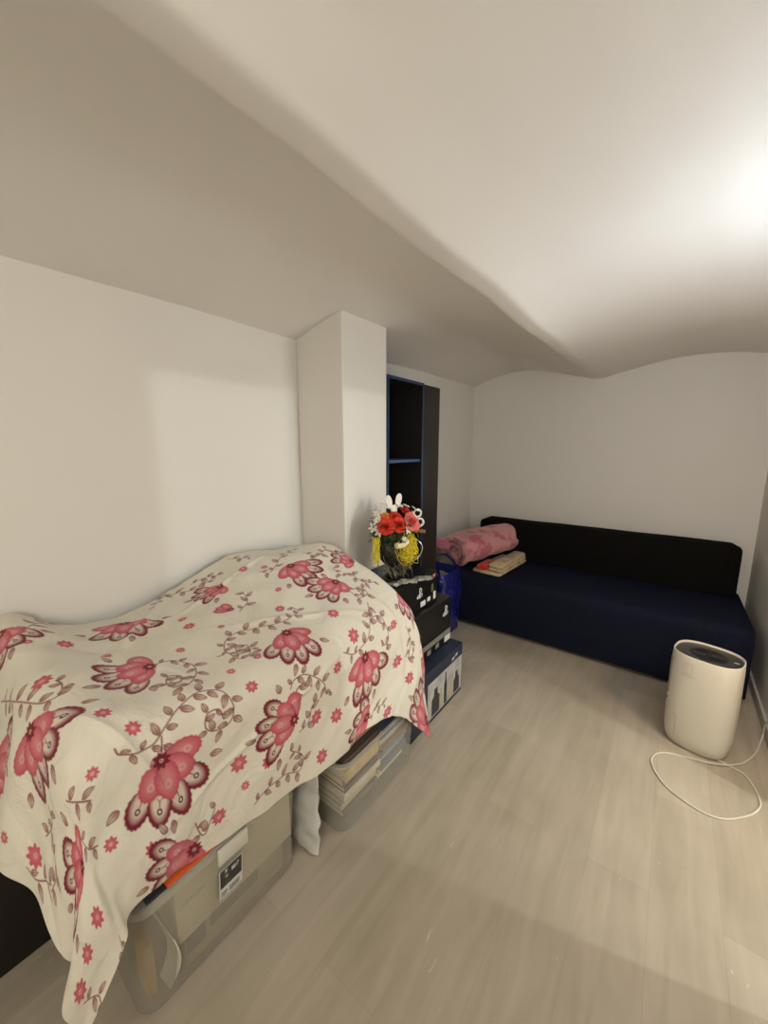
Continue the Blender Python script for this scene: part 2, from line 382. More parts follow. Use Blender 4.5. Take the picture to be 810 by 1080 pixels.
# label outline below the rim, hook-shaped line low down, small round port, side vent strip
def body_line(pts,r=.0007,m=GREYL,name='moulded_line',par=t): 
    b=bmesh.new(); P=[]
    for (a0,z0),(a1,z1) in zip(pts,pts[1:]):
        for k in range(8): P.append(on_body(math.radians(a0+(a1-a0)*k/8),z0+(z1-z0)*k/8))
    P.append(on_body(math.radians(pts[-1][0]),pts[-1][1])); tube(b,P,r,5); return obj(name,b,m,par)
body_line([(-116,.385),(-94,.385)],.0012)
body_line([(-113,.395),(-113,.445),(-98,.445),(-98,.395),(-113,.395)],.0006)
body_line([(-106,.395),(-106,.445)],.0005)
body_line([(-122,.165),(-114,.165),(-114,.06),(-118,.06)],.001)
b=bmesh.new(); p=on_body(math.radians(-152),.215,1.0); ball(b,p,.006,(.35,1,1),2); obj('port',b,GRILL,t)
b=bmesh.new(); secs=[]
for k in range(13):
    z=.245+.19*k/12; secs.append([on_body(math.radians(a),z,kk) for a,kk in ((-164,1.002),(-160,1.008),(-150,1.008),(-146,1.002))])
loft(b,secs); bmesh.ops.recalc_face_normals(b,faces=b.faces[:]); obj('side_vent',b,VENT,t)
CORD=mat('white_cord',(.66,.62,.52),.5)
cp=[(0.224,2.20,.012),(0.284,2.205,.004),(0.343,2.188,.004),(0.389,2.164,.004),(0.413,2.103,.004),(0.423,2.037,.004),(0.416,1.984,.004),(0.377,1.914,.004),(0.3,1.837,.004),(0.227,1.821,.004),(0.135,1.86,.004),(0.084,1.916,.004),(0.053,2.003,.004),(0.069,2.071,.004),(0.116,2.112,.004),(0.206,2.137,.004),(0.30,2.160,.010),(0.385,2.235,.004),(0.445,2.35,.004),(0.472,2.44,.006),(.489,2.50,.025),(.490,2.49,.10),(.500,2.42,.19)]
b=bmesh.new(); tube(b,smooth_path(cp,8),.0036,8)
c=obj('power_cord',b,CORD,t)
Mi=(Matrix.Translation(t.location)@Matrix.Rotation(math.radians(-14),4,'Z')).inverted(); c.matrix_parent_inverse=Mi

# ------------------------------------------------------------------ bookcase behind the pillar
BW=mat('black_brown_wood',(.014,.011,.010),.45,noise_amt=.3,scale=6,stretch=(14,14,1)); BLUE=mat('blue_edge_band',(.012,.035,.10),.4); BLUE2=mat('blue_shelf',(.045,.10,.22),.4)
t=thing('bookcase','tall narrow black bookcase with blue edges behind the white pillar','bookcase',(-1.49,1.995,0))
def sp(name,args,m,par=t,bev=.001): o=obj(name,nbox(*args,bev=bev,seg=1),m,par); shift(o,t.location); return o
y0,y1,x0,x1,zt=1.80,2.20,-1.655,-1.335,1.853
sp('side_panel',(x0,x1,y0,y0+.018,0,zt),BW); sp('side_panel',(x0,x1,y1-.018,y1,0,zt),BW)
sp('top_panel',(x0,x1,y0+.0185,y1-.0185,zt-.018,zt),BW); sp('back_panel',(x0,x0+.006,y0+.0185,y1-.0185,.08,zt-.0185),BW)
sp('plinth',(x0+.02,x1-.02,y0+.0185,y1-.0185,0,.07),BW)
for z in (.07,.52,.94,1.355): sp('shelf',(x0+.0065,x1-.012,y0+.0185,y1-.0185,z,z+.018),BLUE2)
sp('edge_band',(x1,x1+.003,y0,y0+.018,0,zt),BLUE); sp('edge_band',(x1,x1+.003,y1-.018,y1,0,zt),BLUE); sp('edge_band',(x1,x1+.003,y0+.0185,y1-.0185,zt-.018,zt),BLUE)
t2=thing('tall_panel_cabinet','tall slim black-brown cabinet side next to the blue-edged bookcase','cabinet',(-1.49,2.31,0))
def sp2(name,args,m,bev=.0015): o=obj(name,nbox(*args,bev=bev,seg=1),m,t2); shift(o,t2.location); return o
sp2('body',(x0,-1.352,2.2035,2.408,0,1.848),BW); sp2('door',(-1.3515,-1.333,2.2045,2.407,.05,1.846),BW)

# ------------------------------------------------------------------ stacked boxes
BOXB=mat('black_card',(.0055,.0052,.0052),.38,noise_amt=.1); BOXN=mat('navy_card',(.012,.020,.045),.45,noise_amt=.1)
LAB=mat('white_label',(.70,.69,.66),.55); GREYS=mat('grey_strip',(.22,.21,.19),.5); PIC=mat('picture_grey',(.42,.41,.39),.5,noise_amt=.2,scale=14)
BOTT=mat('dark_bottle_print',(.03,.03,.035),.4); TAN=mat('tan_print',(.42,.36,.26),.5); LIDC=mat('card_lid_dark',(.03,.028,.028),.4)
GREEN=mat('green_print',(.10,.13,.05),.5); PINKP=mat('pink_print',(.45,.16,.16),.5)
def face_rect(t,name,X,ya,yb,za,zb,m,th=.0006):
    o=obj(name,nbox(X,X+th,ya,yb,za,zb),m,t,False); shift(o,t.location); return o
def ps_mark(t,X,cy,cz,s,m):
    """white emblem: upright P with an S lying across its foot"""
    b=bmesh.new()
    tube(b,[(X,cy,cz-.5*s),(X,cy,cz+.5*s)],.07*s,6)
    tube(b,smooth_path([(X,cy,cz+.5*s),(X,cy+.28*s,cz+.38*s),(X,cy+.32*s,cz+.15*s),(X,cy+.12*s,cz+.02*s)],5),.06*s,6)
    tube(b,smooth_path([(X,cy+.05*s,cz-.12*s),(X,cy+.42*s,cz-.16*s),(X,cy+.40*s,cz-.34*s),(X,cy+.06*s,cz-.40*s)],5),.055*s,6)
    tube(b,smooth_path([(X,cy-.05*s,cz-.12*s),(X,cy-.42*s,cz-.24*s),(X,cy-.40*s,cz-.42*s),(X,cy-.06*s,cz-.36*s)],5),.055*s,6)
    for v in b.verts: v.co.x=X+(v.co.x-X)*.2
    o=obj('emblem',b,m,t); shift(o,t.location); return o
def boxthing(name,label,x0,x1,y0,y1,z0,z1,m,lid=None,lm=None):
    t=thing(name,label,'box',((x0+x1)/2,(y0+y1)/2,z0),0,'boxes stacked beside the pillar')
    o=obj('carton',nbox(x0,x1,y0,y1,z0,z1-(.0 if not lid else .0),bev=.003,seg=1),m,t,False); shift(o,t.location)
    # closing flap seam and tape on the top
    for (a,b_) in ((x0+.004,x1-.004),):
        o=obj('flap_seam',nbox(a,b_,(y0+y1)/2-.0015,(y0+y1)/2+.0015,z1,z1+.0006),LIDC,t,False); shift(o,t.location)
    return t
# bottom navy box with a picture of dark flasks
b0=boxthing('storage_carton','dark navy box with printed dark flasks, lowest of the stack on the floor',-1.30,-.90,1.41,1.972,0,.308,BOXN)
X=-.8998
face_rect(b0,'picture',X,1.57,1.965,.022,.235,PIC)
for cy,w,h,mm in ((1.655,.042,.15,BOTT),(1.765,.016,.19,BOTT),(1.83,.03,.10,TAN),(1.90,.035,.13,BOTT),(1.712,.02,.12,TAN)):
    pts=[(cy-w,.03),(cy+w,.03),(cy+w,.03+h*.62),(cy+w*.45,.03+h*.75),(cy+w*.4,.03+h),(cy-w*.4,.03+h),(cy-w*.45,.03+h*.75),(cy-w,.03+h*.62)]
    o=obj('flask_print',plate(pts,'x',X+.0007,.0005),mm,b0,False); shift(o,b0.location)
face_rect(b0,'base_stripe',X,1.415,1.968,.004,.016,BOTT)
for (ya,yb,za) in ((1.835,1.865,.250),(1.875,1.905,.258)):
    o=obj('printed_mark',plate([(ya,za),(yb,za+.003),(yb,za+.017),(ya+.004,za+.012)],'x',X+.0002,.0006),LAB,b0,False); shift(o,b0.location)
b1=boxthing('console_box','flat black box with grey stripe and small white labels, just above the navy box',-1.30,-.972,1.41,1.955,.3095,.400,BOXB)
X=-.9718
face_rect(b1,'stripe',X,1.50,1.945,.362,.392,GREYS); face_rect(b1,'label',X,1.875,1.945,.322,.358,LAB); face_rect(b1,'label',X,1.505,1.545,.318,.352,LAB)
for cy in (1.60,1.70,1.79): 
    b=bmesh.new(); loft(b,[rrect(.02,.014,.006,z) for z in (0,.0006)]); 
    for v in b.verts: v.co=FACE_X@v.co+Vector((X,cy,.338))
    o=obj('printed_controller',b,GREYS,b1); shift(o,b1.location)
b2=boxthing('console_box','black glossy box with white emblem at its far end, third up in the stack',-1.31,-.975,1.42,1.952,.401,.588,BOXB)
ps_mark(b2,-.9745,1.885,.515,.06,LAB); ps_mark(b2,-.9745,1.60,.47,.03,GREYS)
b3=boxthing('console_box','topmost black box carrying the flower basket, with white labels and emblem',-1.315,-1.01,1.415,1.845,.589,.765,BOXB)
X=-1.0098
ps_mark(b3,X+.0004,1.655,.685,.055,LAB); face_rect(b3,'label',X,1.665,1.715,.602,.632,LAB); face_rect(b3,'label',X,1.735,1.768,.612,.635,LAB); face_rect(b3,'label',X,1.80,1.825,.605,.65,LAB)
face_rect(b3,'green_print',X,1.775,1.80,.655,.70,GREEN); face_rect(b3,'pink_print',X,1.79,1.82,.735,.755,PINKP)

# ------------------------------------------------------------------ blue woven bag
BAG=pattern_mat('blue_woven_plastic',(.008,.012,.13),(.014,.022,.20),30,.4,.7,rough=.22,sheen=0,bs=55)
BAG.node_tree.nodes['Principled BSDF'].inputs['Specular IOR Level'].default_value=.9
[setattr(n.inputs['Distance'],'default_value',.03) for n in BAG.node_tree.nodes if n.type=='BUMP']
t=thing('shopping_bag','shiny blue woven plastic bag on the floor between boxes and sofa','bag',(-1.435,2.58,0))
def crump(p,a,f): v=Vector(p); return v+Vector((noise.noise(v*f),noise.noise(v*f+Vector((9,0,0))),.3*noise.noise(v*f+Vector((0,9,0)))))*a
secs=[]
for k in range(25):
    s=k/24; z=.004+.50*s; hx=.155+.012*math.sin(s*PI); hy=.15
    secs.append([crump((x,y,zz),.018*min(1,s*4+.1),13) for x,y,zz in rrect(hx,hy,.04,z,-1.435,2.58,7)])
b=bmesh.new(); loft(b,secs,cap1=False)
inner=[[Vector((p[0]*1,p[1],p[2]))*1+Vector(((-1.435-p[0])*.03,(2.58-p[1])*.03,0)) for p in secs[i]] for i in (24,18)]
loft(b,[secs[24]]+inner,cap0=False); bmesh.ops.recalc_face_normals(b,faces=b.faces[:])
o=obj('bag_body',b,BAG,t,angle=50); shift(o,t.location)
for yy,top in ((2.45,.60),(2.71,.585)):
    b=bmesh.new(); P=smooth_path([(-1.53,yy,.44),(-1.52,yy,.54),(-1.44,yy+.01,top),(-1.34,yy,.54),(-1.32,yy,.44)],7); 
    secs=[[p+Vector((0,-.0015,0))+Vector((dx,0,dz)),p+Vector((0,.0015,0))+Vector((dx,0,dz)),p+Vector((0,.0015,.0))-Vector((dx,0,dz)),p+Vector((0,-.0015,.0))-Vector((dx,0,dz))] for p in P for dx,dz in ((.008,.008),)]
    loft(b,secs); bmesh.ops.recalc_face_normals(b,faces=b.faces[:]); o=obj('handle',b,BAG,t); shift(o,t.location)
b=bmesh.new(); ball(b,(-1.435,2.58,.42),.12,(1,1,.5),3,.5); o=obj('crumpled_bag',b,mat('grey_film',(.25,.27,.26),.4,noise_amt=.4,scale=20),None); tag(o,'crumpled grey plastic inside the open blue bag','plastic bag')
# ------------------------------------------------------------------ flower basket on the boxes
t=thing('flower_basket','wire-stemmed basket of red, pink and white artificial flowers on top black box','flower arrangement',(-1.15,1.60,.7655))
CX,CY,CZ=-1.15,1.60,.7655
def fp(name,b,m,par=None,ang=40): 
    o=obj(name,b,m,par or t,angle=ang); shift(o,(CX,CY,CZ)); return o
WIRE=mat('dark_wire',(.03,.028,.025),.4); DARKV=mat('dark_glass_pot',(.02,.018,.018),.12,coat=.6)
LEAF=mat('leaf_green',(.022,.050,.014),.5,noise_amt=.4,scale=30); MOSS=mat('dry_moss',(.13,.12,.04),.9,noise_amt=.4,scale=60)
REDF=mat('red_petals',(.66,.028,.008),.6,noise_amt=.25,scale=40); PKF=mat('pink_petals',(.74,.15,.12),.6,noise_amt=.25,scale=40); ORF=mat('orange_petals',(.85,.26,.03),.6,noise_amt=.2,scale=40)
WHF=mat('white_petals',(.78,.72,.62),.6,noise_amt=.08,scale=30); STRAW=mat('yellow_straw',(.78,.62,.03),.6,noise_amt=.3,scale=60); CINN=mat('cinnamon',(.22,.085,.03),.7,noise_amt=.3,scale=30); WOODW=mat('white_wood',(.80,.77,.70),.5,noise_amt=.03); CREAM=mat('cream_ribbon',(.72,.62,.36),.6)
# pot
b=bmesh.new(); pr_=[(.03,0),(.045,.002),(.048,.012),(.02,.03),(.018,.055),(.045,.075),(.072,.105),(.084,.14),(.088,.175),(.082,.205),(.078,.205),(.072,.18)]
loft(b,[[(CX+r*math.cos(a),CY+r*math.sin(a),CZ+z) for a in [2*PI*k/40 for k in range(40)]] for r,z in pr_]); pot=fp('pot',b,DARKV)
for a0 in (0.3,2.4,4.5):
    b=bmesh.new(); c,s=math.cos(a0),math.sin(a0)
    tube(b,smooth_path([(CX+.115*c,CY+.115*s,CZ+.002),(CX+.100*c,CY+.100*s,CZ+.08),(CX+.094*c,CY+.094*s,CZ+.17),(CX+.090*c,CY+.090*s,CZ+.225)],6),.0028,8); fp('stand_leg',b,WIRE)
b=bmesh.new(); tube(b,[(CX+.093*math.cos(a),CY+.093*math.sin(a),CZ+.20) for a in [2*PI*k/40 for k in range(40)]],.0028,8,closed=True); fp('stand_ring',b,WIRE)
# handle wire at the right side
b=bmesh.new(); tube(b,smooth_path([(CX+.06,CY+.07,CZ+.20),(CX+.10,CY+.10,CZ+.19),(CX+.115,CY+.115,CZ+.15),(CX+.10,CY+.10,CZ+.10),(CX+.07,CY+.07,CZ+.075)],8),.003,8); fp('wire_hoop',b,mat('silver_wire',(.5,.5,.48),.25,metal=.8))
# foliage mound
def leaf(b,p,d,L,W,curl=.3):
    d=Vector(d).normalized(); s=d.cross(Vector((0,0,1))); s=s.normalized() if s.length>1e-3 else Vector((1,0,0)); n=s.cross(d)
    rows=[]
    for k in range(6):
        q=k/5; w=W*math.sin(PI*min(1,q*.92+.06))**.8; c=Vector(p)+d*L*q-n*0+Vector((0,0,-1))*curl*L*q*q
        rows.append([b.verts.new(c-s*w),b.verts.new(c+n*w*-.25),b.verts.new(c+s*w)])
    for r0,r1 in zip(rows,rows[1:]):
        b.faces.new((r0[0],r0[1],r1[1],r1[0])); b.faces.new((r0[1],r0[2],r1[2],r1[1]))
rng=random.Random(3)
b=bmesh.new()
for k in range(150):
    a=rng.uniform(0,2*PI); e=rng.uniform(-.35,.9); r=rng.uniform(.03,.095)
    leaf(b,(CX+r*math.cos(a),CY+r*math.sin(a),CZ+.235+rng.uniform(-.03,.07)),(math.cos(a),math.sin(a),e),rng.uniform(.035,.06),rng.uniform(.009,.015))
for k in range(60):
    a=rng.uniform(-2.4,-.2); r=rng.uniform(.055,.085)
    leaf(b,(CX+r*math.cos(a),CY+r*math.sin(a),CZ+.235+rng.uniform(-.02,.025)),(math.cos(a),math.sin(a),rng.uniform(-.5,.2)),rng.uniform(.035,.05),rng.uniform(.010,.015))
o=fp('foliage',b,LEAF); md=o.modifiers.new('t','SOLIDIFY'); md.thickness=.0008
b=bmesh.new(); ball(b,(CX,CY,CZ+.225),.085,(1,1,.55),3,.35); fp('moss',b,MOSS)
def rose(c,R,m,name,tilt,seed,layers=5):
    r=random.Random(seed); b=bmesh.new(); c=Vector(c); ax=Vector(tilt).normalized(); q=ax.to_track_quat('Z','Y').to_matrix()
    for L in range(layers):
        f=(L+1)/layers; n=3+L
        for k in range(n):
            a0=2*PI*k/n+L*.7+r.uniform(-.2,.2); wid=PI/n*1.35; grid=[]
            for i in range(6):
                v=i/5; row=[]
                for j in range(7):
                    u=(j/6*2-1); a=a0+u*wid
                    rad=R*f*(.30+.70*v**.8)*(1+.10*v*v*L/2)*(1-.12*u*u*v)
                    h=R*(1.15-.55*f)*v**.7*(1-.22*u*u)-R*.10*max(0,v-.7)*L
                    p=Vector((rad*math.cos(a),rad*math.sin(a),h+.02*R*noise.noise(Vector((a*3,v*4,seed)))*4))
                    row.append(b.verts.new(c+q@p))
                grid.append(row)
            for g0,g1 in zip(grid,grid[1:]):
                for j in range(6): b.faces.new((g0[j],g0[j+1],g1[j+1],g1[j]))
    o=fp(name,b,m,ang=70); md=o.modifiers.new('t','SOLIDIFY'); md.thickness=.0009; return o
TC=(.75,-.55,.45)   # the blooms lean out over the front of the box
def at(dx,dy,dz): return (CX+dx,CY+dy,CZ+dz)
rose(at(.02,-.085,.285),.038,REDF,'red_bloom',(.7,-.8,.5),1)
rose(at(.06,-.035,.292),.036,REDF,'red_bloom',(.9,-.5,.4),2)
rose(at(.035,-.03,.325),.030,REDF,'red_bloom',(.6,-.3,.9),3)
rose(at(-.005,-.065,.325),.028,ORF,'orange_bloom',(.3,-.5,.9),4)
rose(at(.085,.035,.298),.044,PKF,'pink_bloom',(.95,-.1,.5),5,6)
rose(at(.035,.055,.34),.034,REDF,'red_bloom',(.5,.2,.9),6)
def daisy(c,R,tilt,seed):
    b=bmesh.new(); q=Vector(tilt).normalized().to_track_quat('Z','Y').to_matrix(); c=Vector(c)
    for k in range(6):
        a=2*PI*k/6+seed; ctr=Vector((.58*R*math.cos(a),.58*R*math.sin(a),.1*R)); 
        res=bmesh.ops.create_icosphere(b,subdivisions=2,radius=1)
        for v in res['verts']:
            p=Vector((v.co.x*.46*R,v.co.y*.26*R,v.co.z*.09*R)); p=Matrix.Rotation(a,3,'Z')@p; v.co=c+q@(p+ctr)
    o=fp('white_bloom',b,WHF); b=bmesh.new(); ball(b,c+q@Vector((0,0,.12*R)),R*.2,(1,1,.7),1); fp('flower_centre',b,STRAW,o) ; return o
for i,(p,R,tl) in enumerate([((.10,-.005,.27),.022,(1,-.3,.2)),((.115,-.06,.235),.014,(1,-.5,.2)),((-.03,-.12,.285),.03,(.2,-1,.4)),((-.03,-.085,.355),.03,(.1,-.7,.9)),((.09,.075,.33),.026,(.7,.4,.7)),((.075,.10,.36),.024,(.6,.4,.9)),((-.02,-.10,.32),.026,(.4,-.9,.5)),((.03,.085,.375),.022,(.4,.2,1)),((.105,.085,.285),.022,(1,.5,.3)),((.0,-.03,.375),.024,(.2,0,1)),((-.02,-.06,.385),.030,(.3,-.4,1)),((.02,.03,.385),.026,(.5,.1,.9)),((.06,.11,.325),.030,(.8,.6,.5)),((.0,-.115,.265),.026,(.5,-1,.2))]):
    daisy(at(*p),R,tl,i*.7)
# white wooden ears and ring-shaped picks
def ear(p,d,L,W,name='wooden_ear'):
    b=bmesh.new(); c=Vector(p); d=Vector(d).normalized(); n=Vector((.8,-.6,0)); s=d.cross(n).normalized()
    secs=[]
    for th in (-.002,.002):
        secs.append([c+d*(L/2*math.cos(a))+s*(W/2*math.sin(a)*(1+.2*math.cos(a)))+n*th for a in [2*PI*k/28 for k in range(28)]])
    loft(b,secs); bmesh.ops.recalc_face_normals(b,faces=b.faces[:]); fp(name,b,WOODW)
ear(at(.0,-.03,.405),(-.15,-.15,1),.075,.032); ear(at(.02,.025,.41),(.1,.12,1),.075,.032)
b=bmesh.new(); ball(b,at(.01,0,.365),.028,(.35,1,.95),2); fp('wooden_head',b,WOODW)
for p in ((.075,.125,.335),(.085,.135,.285)):
    b=bmesh.new(); c=Vector(at(*p)); s=Vector((.6,.8,0)); tube(b,[c+s*(.020*math.cos(a))+Vector((0,0,.020*math.sin(a))) for a in [2*PI*k/24 for k in range(24)]],.0055,8,closed=True); fp('white_ring',b,WOODW)
# yellow straw nest: looping strands
b=bmesh.new(); r=random.Random(11)
for k in range(95):
    cx,cy,cz=r.gauss(.085,.012),r.gauss(.012,.024),r.gauss(.168,.030); R=r.uniform(.02,.046); ph=r.uniform(0,6.28); tw=r.uniform(-.6,.6)
    P=[]
    for j in range(14):
        a=ph+j*.42; P.append(at(cx+.018*math.sin(a*1.7+tw)+.01,cy+R*math.cos(a)*.9,cz+R*math.sin(a)*1.05))
    tube(b,P,.0011,4)
fp('straw_nest',b,STRAW)
b=bmesh.new()
for k in range(36):
    yy=-.135+r.uniform(-.016,.016); xx=-.005+r.uniform(-.015,.015); P=[at(xx+r.uniform(-.006,.006),yy+r.uniform(-.01,.01),.245-.13*j/5-r.uniform(0,.02)) for j in range(6)]
    tube(b,smooth_path(P,2),.0011,4)
fp('straw_tassel',b,STRAW)
b=bmesh.new()
for k in range(60):
    a=r.uniform(-1.6,1.4); rr=r.uniform(.05,.10); z=r.uniform(.03,.14)
    tube(b,[at(rr*math.cos(a),rr*math.sin(a),z),at((rr+.012)*math.cos(a+.1),(rr+.012)*math.sin(a+.1),max(.006,z-.012)),at(rr*math.cos(a+.25),rr*math.sin(a+.25),max(.003,z-r.uniform(.02,.05)))],.0008,4)
fp('loose_grass',b,mat('dry_grass',(.33,.29,.17),.7,noise_amt=.4,scale=90))
for i,(p0,p1) in enumerate([((.05,.09,.245),(.085,.185,.225)),((.035,.10,.262),(.06,.17,.25)),]):
    b=bmesh.new(); tube(b,[at(*p0),at(*p1)],.0105,10); fp('cinnamon_stick',b,CINN)
b=bmesh.new(); tube(b,smooth_path([at(.095,-.10,.205),at(.105,-.06,.20),at(.11,-.02,.215)],5),.014,8); fp('ribbon_loop',b,CREAM)
# pale film crumpled at its foot
b=bmesh.new()
for k in range(5):
    ball(b,(-1.06+.02*k,1.50+.045*k,.772+.004*(k%2)),.03,(1.0,1.1,.25),2,.8)
for v in b.verts: v.co.z=max(v.co.z,.7662)
o=obj('film_scrap',b,mat('clear_film',(.35,.33,.30),.15,noise_amt=.3,scale=40)); tag(o,'crumpled greyish wrapping film at the foot of the flower basket','wrapping film')

# ------------------------------------------------------------------ what the cloth hides and what shows below it
BINP=clear_mat('frosted_plastic',(.56,.52,.42),.31,.28); BINC=clear_mat('clear_plastic',(.56,.53,.45),.17,.2); RIM=clear_mat('frosted_rim',(.62,.58,.49),.42,.25)
def bin_(label,x0,x1,y0,y1,h,tap,lid,ty=None):
    ty=tap if ty is None else ty
    cx,cy=(x0+x1)/2,(y0+y1)/2; hx,hy=(x1-x0)/2,(y1-y0)/2; RR=.042 if lid else .055
    t=thing('storage_bin',label,'storage bin',(cx,cy,0))
    b=bmesh.new(); r=RR; secs=[]
    for z,k in ((.0015,.028),(.004,.014),(.012,.005),(.025,0)): secs.append(rrect(hx-tap-k,hy-ty-k,r,z,cx,cy,8))
    for s in (.25,.5,.75,.93): secs.append(rrect(hx-tap*(1-s)-.004,hy-ty*(1-s)-.004,r,.025+(h-.025)*s,cx,cy,8))
    secs.append(rrect(hx-.004,hy-.004,r,h-.006,cx,cy,8))
    loft(b,secs,cap1=False); bmesh.ops.recalc_face_normals(b,faces=b.faces[:])
    o=obj('tub',b,BINP if lid else BINC,t); shift(o,t.location); md=o.modifiers.new('t','SOLIDIFY'); md.thickness=.0015; md.offset=-1
    b=bmesh.new(); loft(b,[rrect(hx-.006,hy-.006,r,h-.006,cx,cy,8),rrect(hx+.004,hy+.004,r,h-.006,cx,cy,8),rrect(hx+.004,hy+.004,r,h,cx,cy,8),rrect(hx-.008,hy-.008,r,h,cx,cy,8),rrect(hx-.008,hy-.008,r,h-.006,cx,cy,8)],False,False)
    bmesh.ops.recalc_face_normals(b,faces=b.faces[:]); o=obj('rim',b,RIM,t); shift(o,t.location)
    if lid:
        b=bmesh.new(); loft(b,[rrect(hx+.008,hy+.008,r,h+.001-.012,cx,cy,8),rrect(hx+.008,hy+.008,r,h+.010,cx,cy,8),rrect(hx+.003,hy+.003,r,h+.014,cx,cy,8),rrect(hx-.02,hy-.02,r,h+.014,cx,cy,8),rrect(hx-.025,hy-.025,r,h+.006,cx,cy,8),rrect(hx-.05,hy-.05,.03,h+.006,cx,cy,8)],False,True)
        o=obj('lid',b,RIM,t); shift(o,t.location)
        b=bmesh.new(); box(b,x1+.009,x1+.017,cy-.052,cy+.038,h-.042,h+.008,bev=.003); o=obj('clip',b,clear_mat('clip_plastic',(.72,.69,.60),.85,.35),t); shift(o,t.location)
    return t
# near bin
bt=bin_('large frosted clear bin with a lid and picture sticker, nearest under the cloth',-1.29,-.885,.222,.715,.375,.035,True,.0)
CREAMBOX=mat('cream_box',(.72,.66,.50),.6,noise_amt=.03,scale=6); GREYD=mat('grey_device',(.13,.13,.125),.5,noise_amt=.15,scale=12); BEIGED=mat('beige_device',(.45,.38,.26),.6,noise_amt=.1,scale=12)
ORANGE=mat('orange_folder',(.62,.10,.02),.5); PAPER=mat('white_paper',(.66,.63,.54),.7,noise_amt=.03); FADED=mat('faint_print',(.36,.34,.28),.6)
# cream carton inside, leaning device and papers
t=thing('cream_carton','large cream-coloured carton with faint lettering seen inside the near frosted bin','box',(-1.02,.47,.17))
o=obj('carton',nbox(-1.18,-.916,.318,.690,.150,.360,bev=.003),CREAMBOX,t); shift(o,t.location)
me=text_mesh('LEXON',.019); me.transform(Matrix.Translation((-.9156,.365,.262))@FACE_X); o=obj('lettering',me,FADED,t,False); shift(o,t.location)
t=thing('grey_console','grey and beige electronic case lying in the bottom of the near bin','electronic device',(-1.03,.45,.03))
o=obj('case',nbox(-1.18,-.948,.335,.68,.006,.148,bev=.012,seg=3),BEIGED,t); shift(o,t.location)
b=bmesh.new(); box(b,-.9475,-.943,.345,.400,.055,.125,bev=.002); o=obj('front_panel',b,GREYD,t); shift(o,t.location)
b=bmesh.new(); box(b,-.9475,-.943,.415,.575,.070,.125,bev=.002); o=obj('front_panel',b,GREYD,t); shift(o,t.location)
# papers in the near end
b=bmesh.new()
for k,(dx,lean) in enumerate(((0,0),(.03,.02))):
    pass
P=[]
secs=[]
for i in range(14):
    s=i/13; z=.03+.30*s; secs.append([(-.98+.05*math.sin(s*5)*.3,.285+.022*math.sin(s*4.5),z),(-.93+.03*math.sin(s*4),.290+.022*math.sin(s*4.5),z),(-.93+.03*math.sin(s*4),.2925+.022*math.sin(s*4.5),z),(-.98+.05*math.sin(s*5)*.3,.2875+.022*math.sin(s*4.5),z)])
loft(b,secs); bmesh.ops.recalc_face_normals(b,faces=b.faces[:]); o=obj('paper_sheet',b,PAPER); tag(o,'curled white paper sheet standing in the near end of the near bin','paper')
o=obj('envelope',nbox(-1.03,-.965,.252,.274,.012,.17,bev=.002),mat('ochre_paper',(.55,.30,.07),.7)); tag(o,'ochre yellow envelope standing in the near end of the near bin','envelope')
# sticker on the bin front
t=thing('picture_sticker','black and white picture sticker with barcode strip on front of near bin','sticker',(-.885,.5,.3))
lean=Matrix.Translation((-.8975,.462,.236))@Matrix.Rotation(math.atan2(.035,.35),4,'Y')
def stk(name,args,m,):
    b=nbox(*args); 
    for v in b.verts: v.co=lean@v.co
    o=obj(name,b,m,t,False); shift(o,t.location)
stk('backing',(0,.0006,-.036,.036,-.052,.052),LAB); stk('picture',(.0007,.0011,-.033,.033,-.014,.049),BOTT)
for i in range(9): 
    a=random.Random(i); yy=a.uniform(-.03,.02); zz=a.uniform(-.012,.035); stk('picture_patch',(.0012,.0014,yy,yy+a.uniform(.006,.014),zz,zz+a.uniform(.005,.014)),[PIC,GREEN,LAB][i%3])
for i in range(8): stk('barcode_bar',(.0007,.0010,-.005+i*.004,-.003+i*.004,-.047,-.028),BOTT)
stk('small_print',(.0007,.0010,-.030,-.012,-.036,-.031),BOTT); stk('small_print',(.0007,.0010,-.030,-.014,-.045,-.041),BOTT)
# folders on its lid
o=obj('folder',nbox(-1.16,-.876,.245,.665,.3965,.4045,bev=.002,M=None),BOTT); tag(o,'black folder lying on the near bin lid, under the orange one','folder')
o=obj('folder',nbox(-1.16,-.868,.29,.69,.405,.415,bev=.002),ORANGE); tag(o,'orange-red folder peeking out between cloth and near bin lid','folder')
# white plastic bag between the bins
b=bmesh.new(); secs=[]
for i in range(30):
    s=i/29; z=.0+.385*s; R=[]
    for k in range(30):
        a=2*PI*k/30; hx=.11; hy=.018+.005*math.sin(s*7)
        x=-.985+hx*math.cos(a)*(.93+.07*s); y=.783+hy*math.sin(a); v=Vector((x,y,z))
        R.append((x+.016*noise.noise(v*22),y+.014*noise.noise(v*17+Vector((5,5,5))),z+.004))
    secs.append(R)
loft(b,secs); bmesh.ops.recalc_face_normals(b,faces=b.faces[:]); o=obj('plastic_bag',b,clear_mat('white_film',(.74,.73,.68),.93,.35),angle=70); tag(o,'crumpled white plastic bag squeezed between the two storage bins','plastic bag')
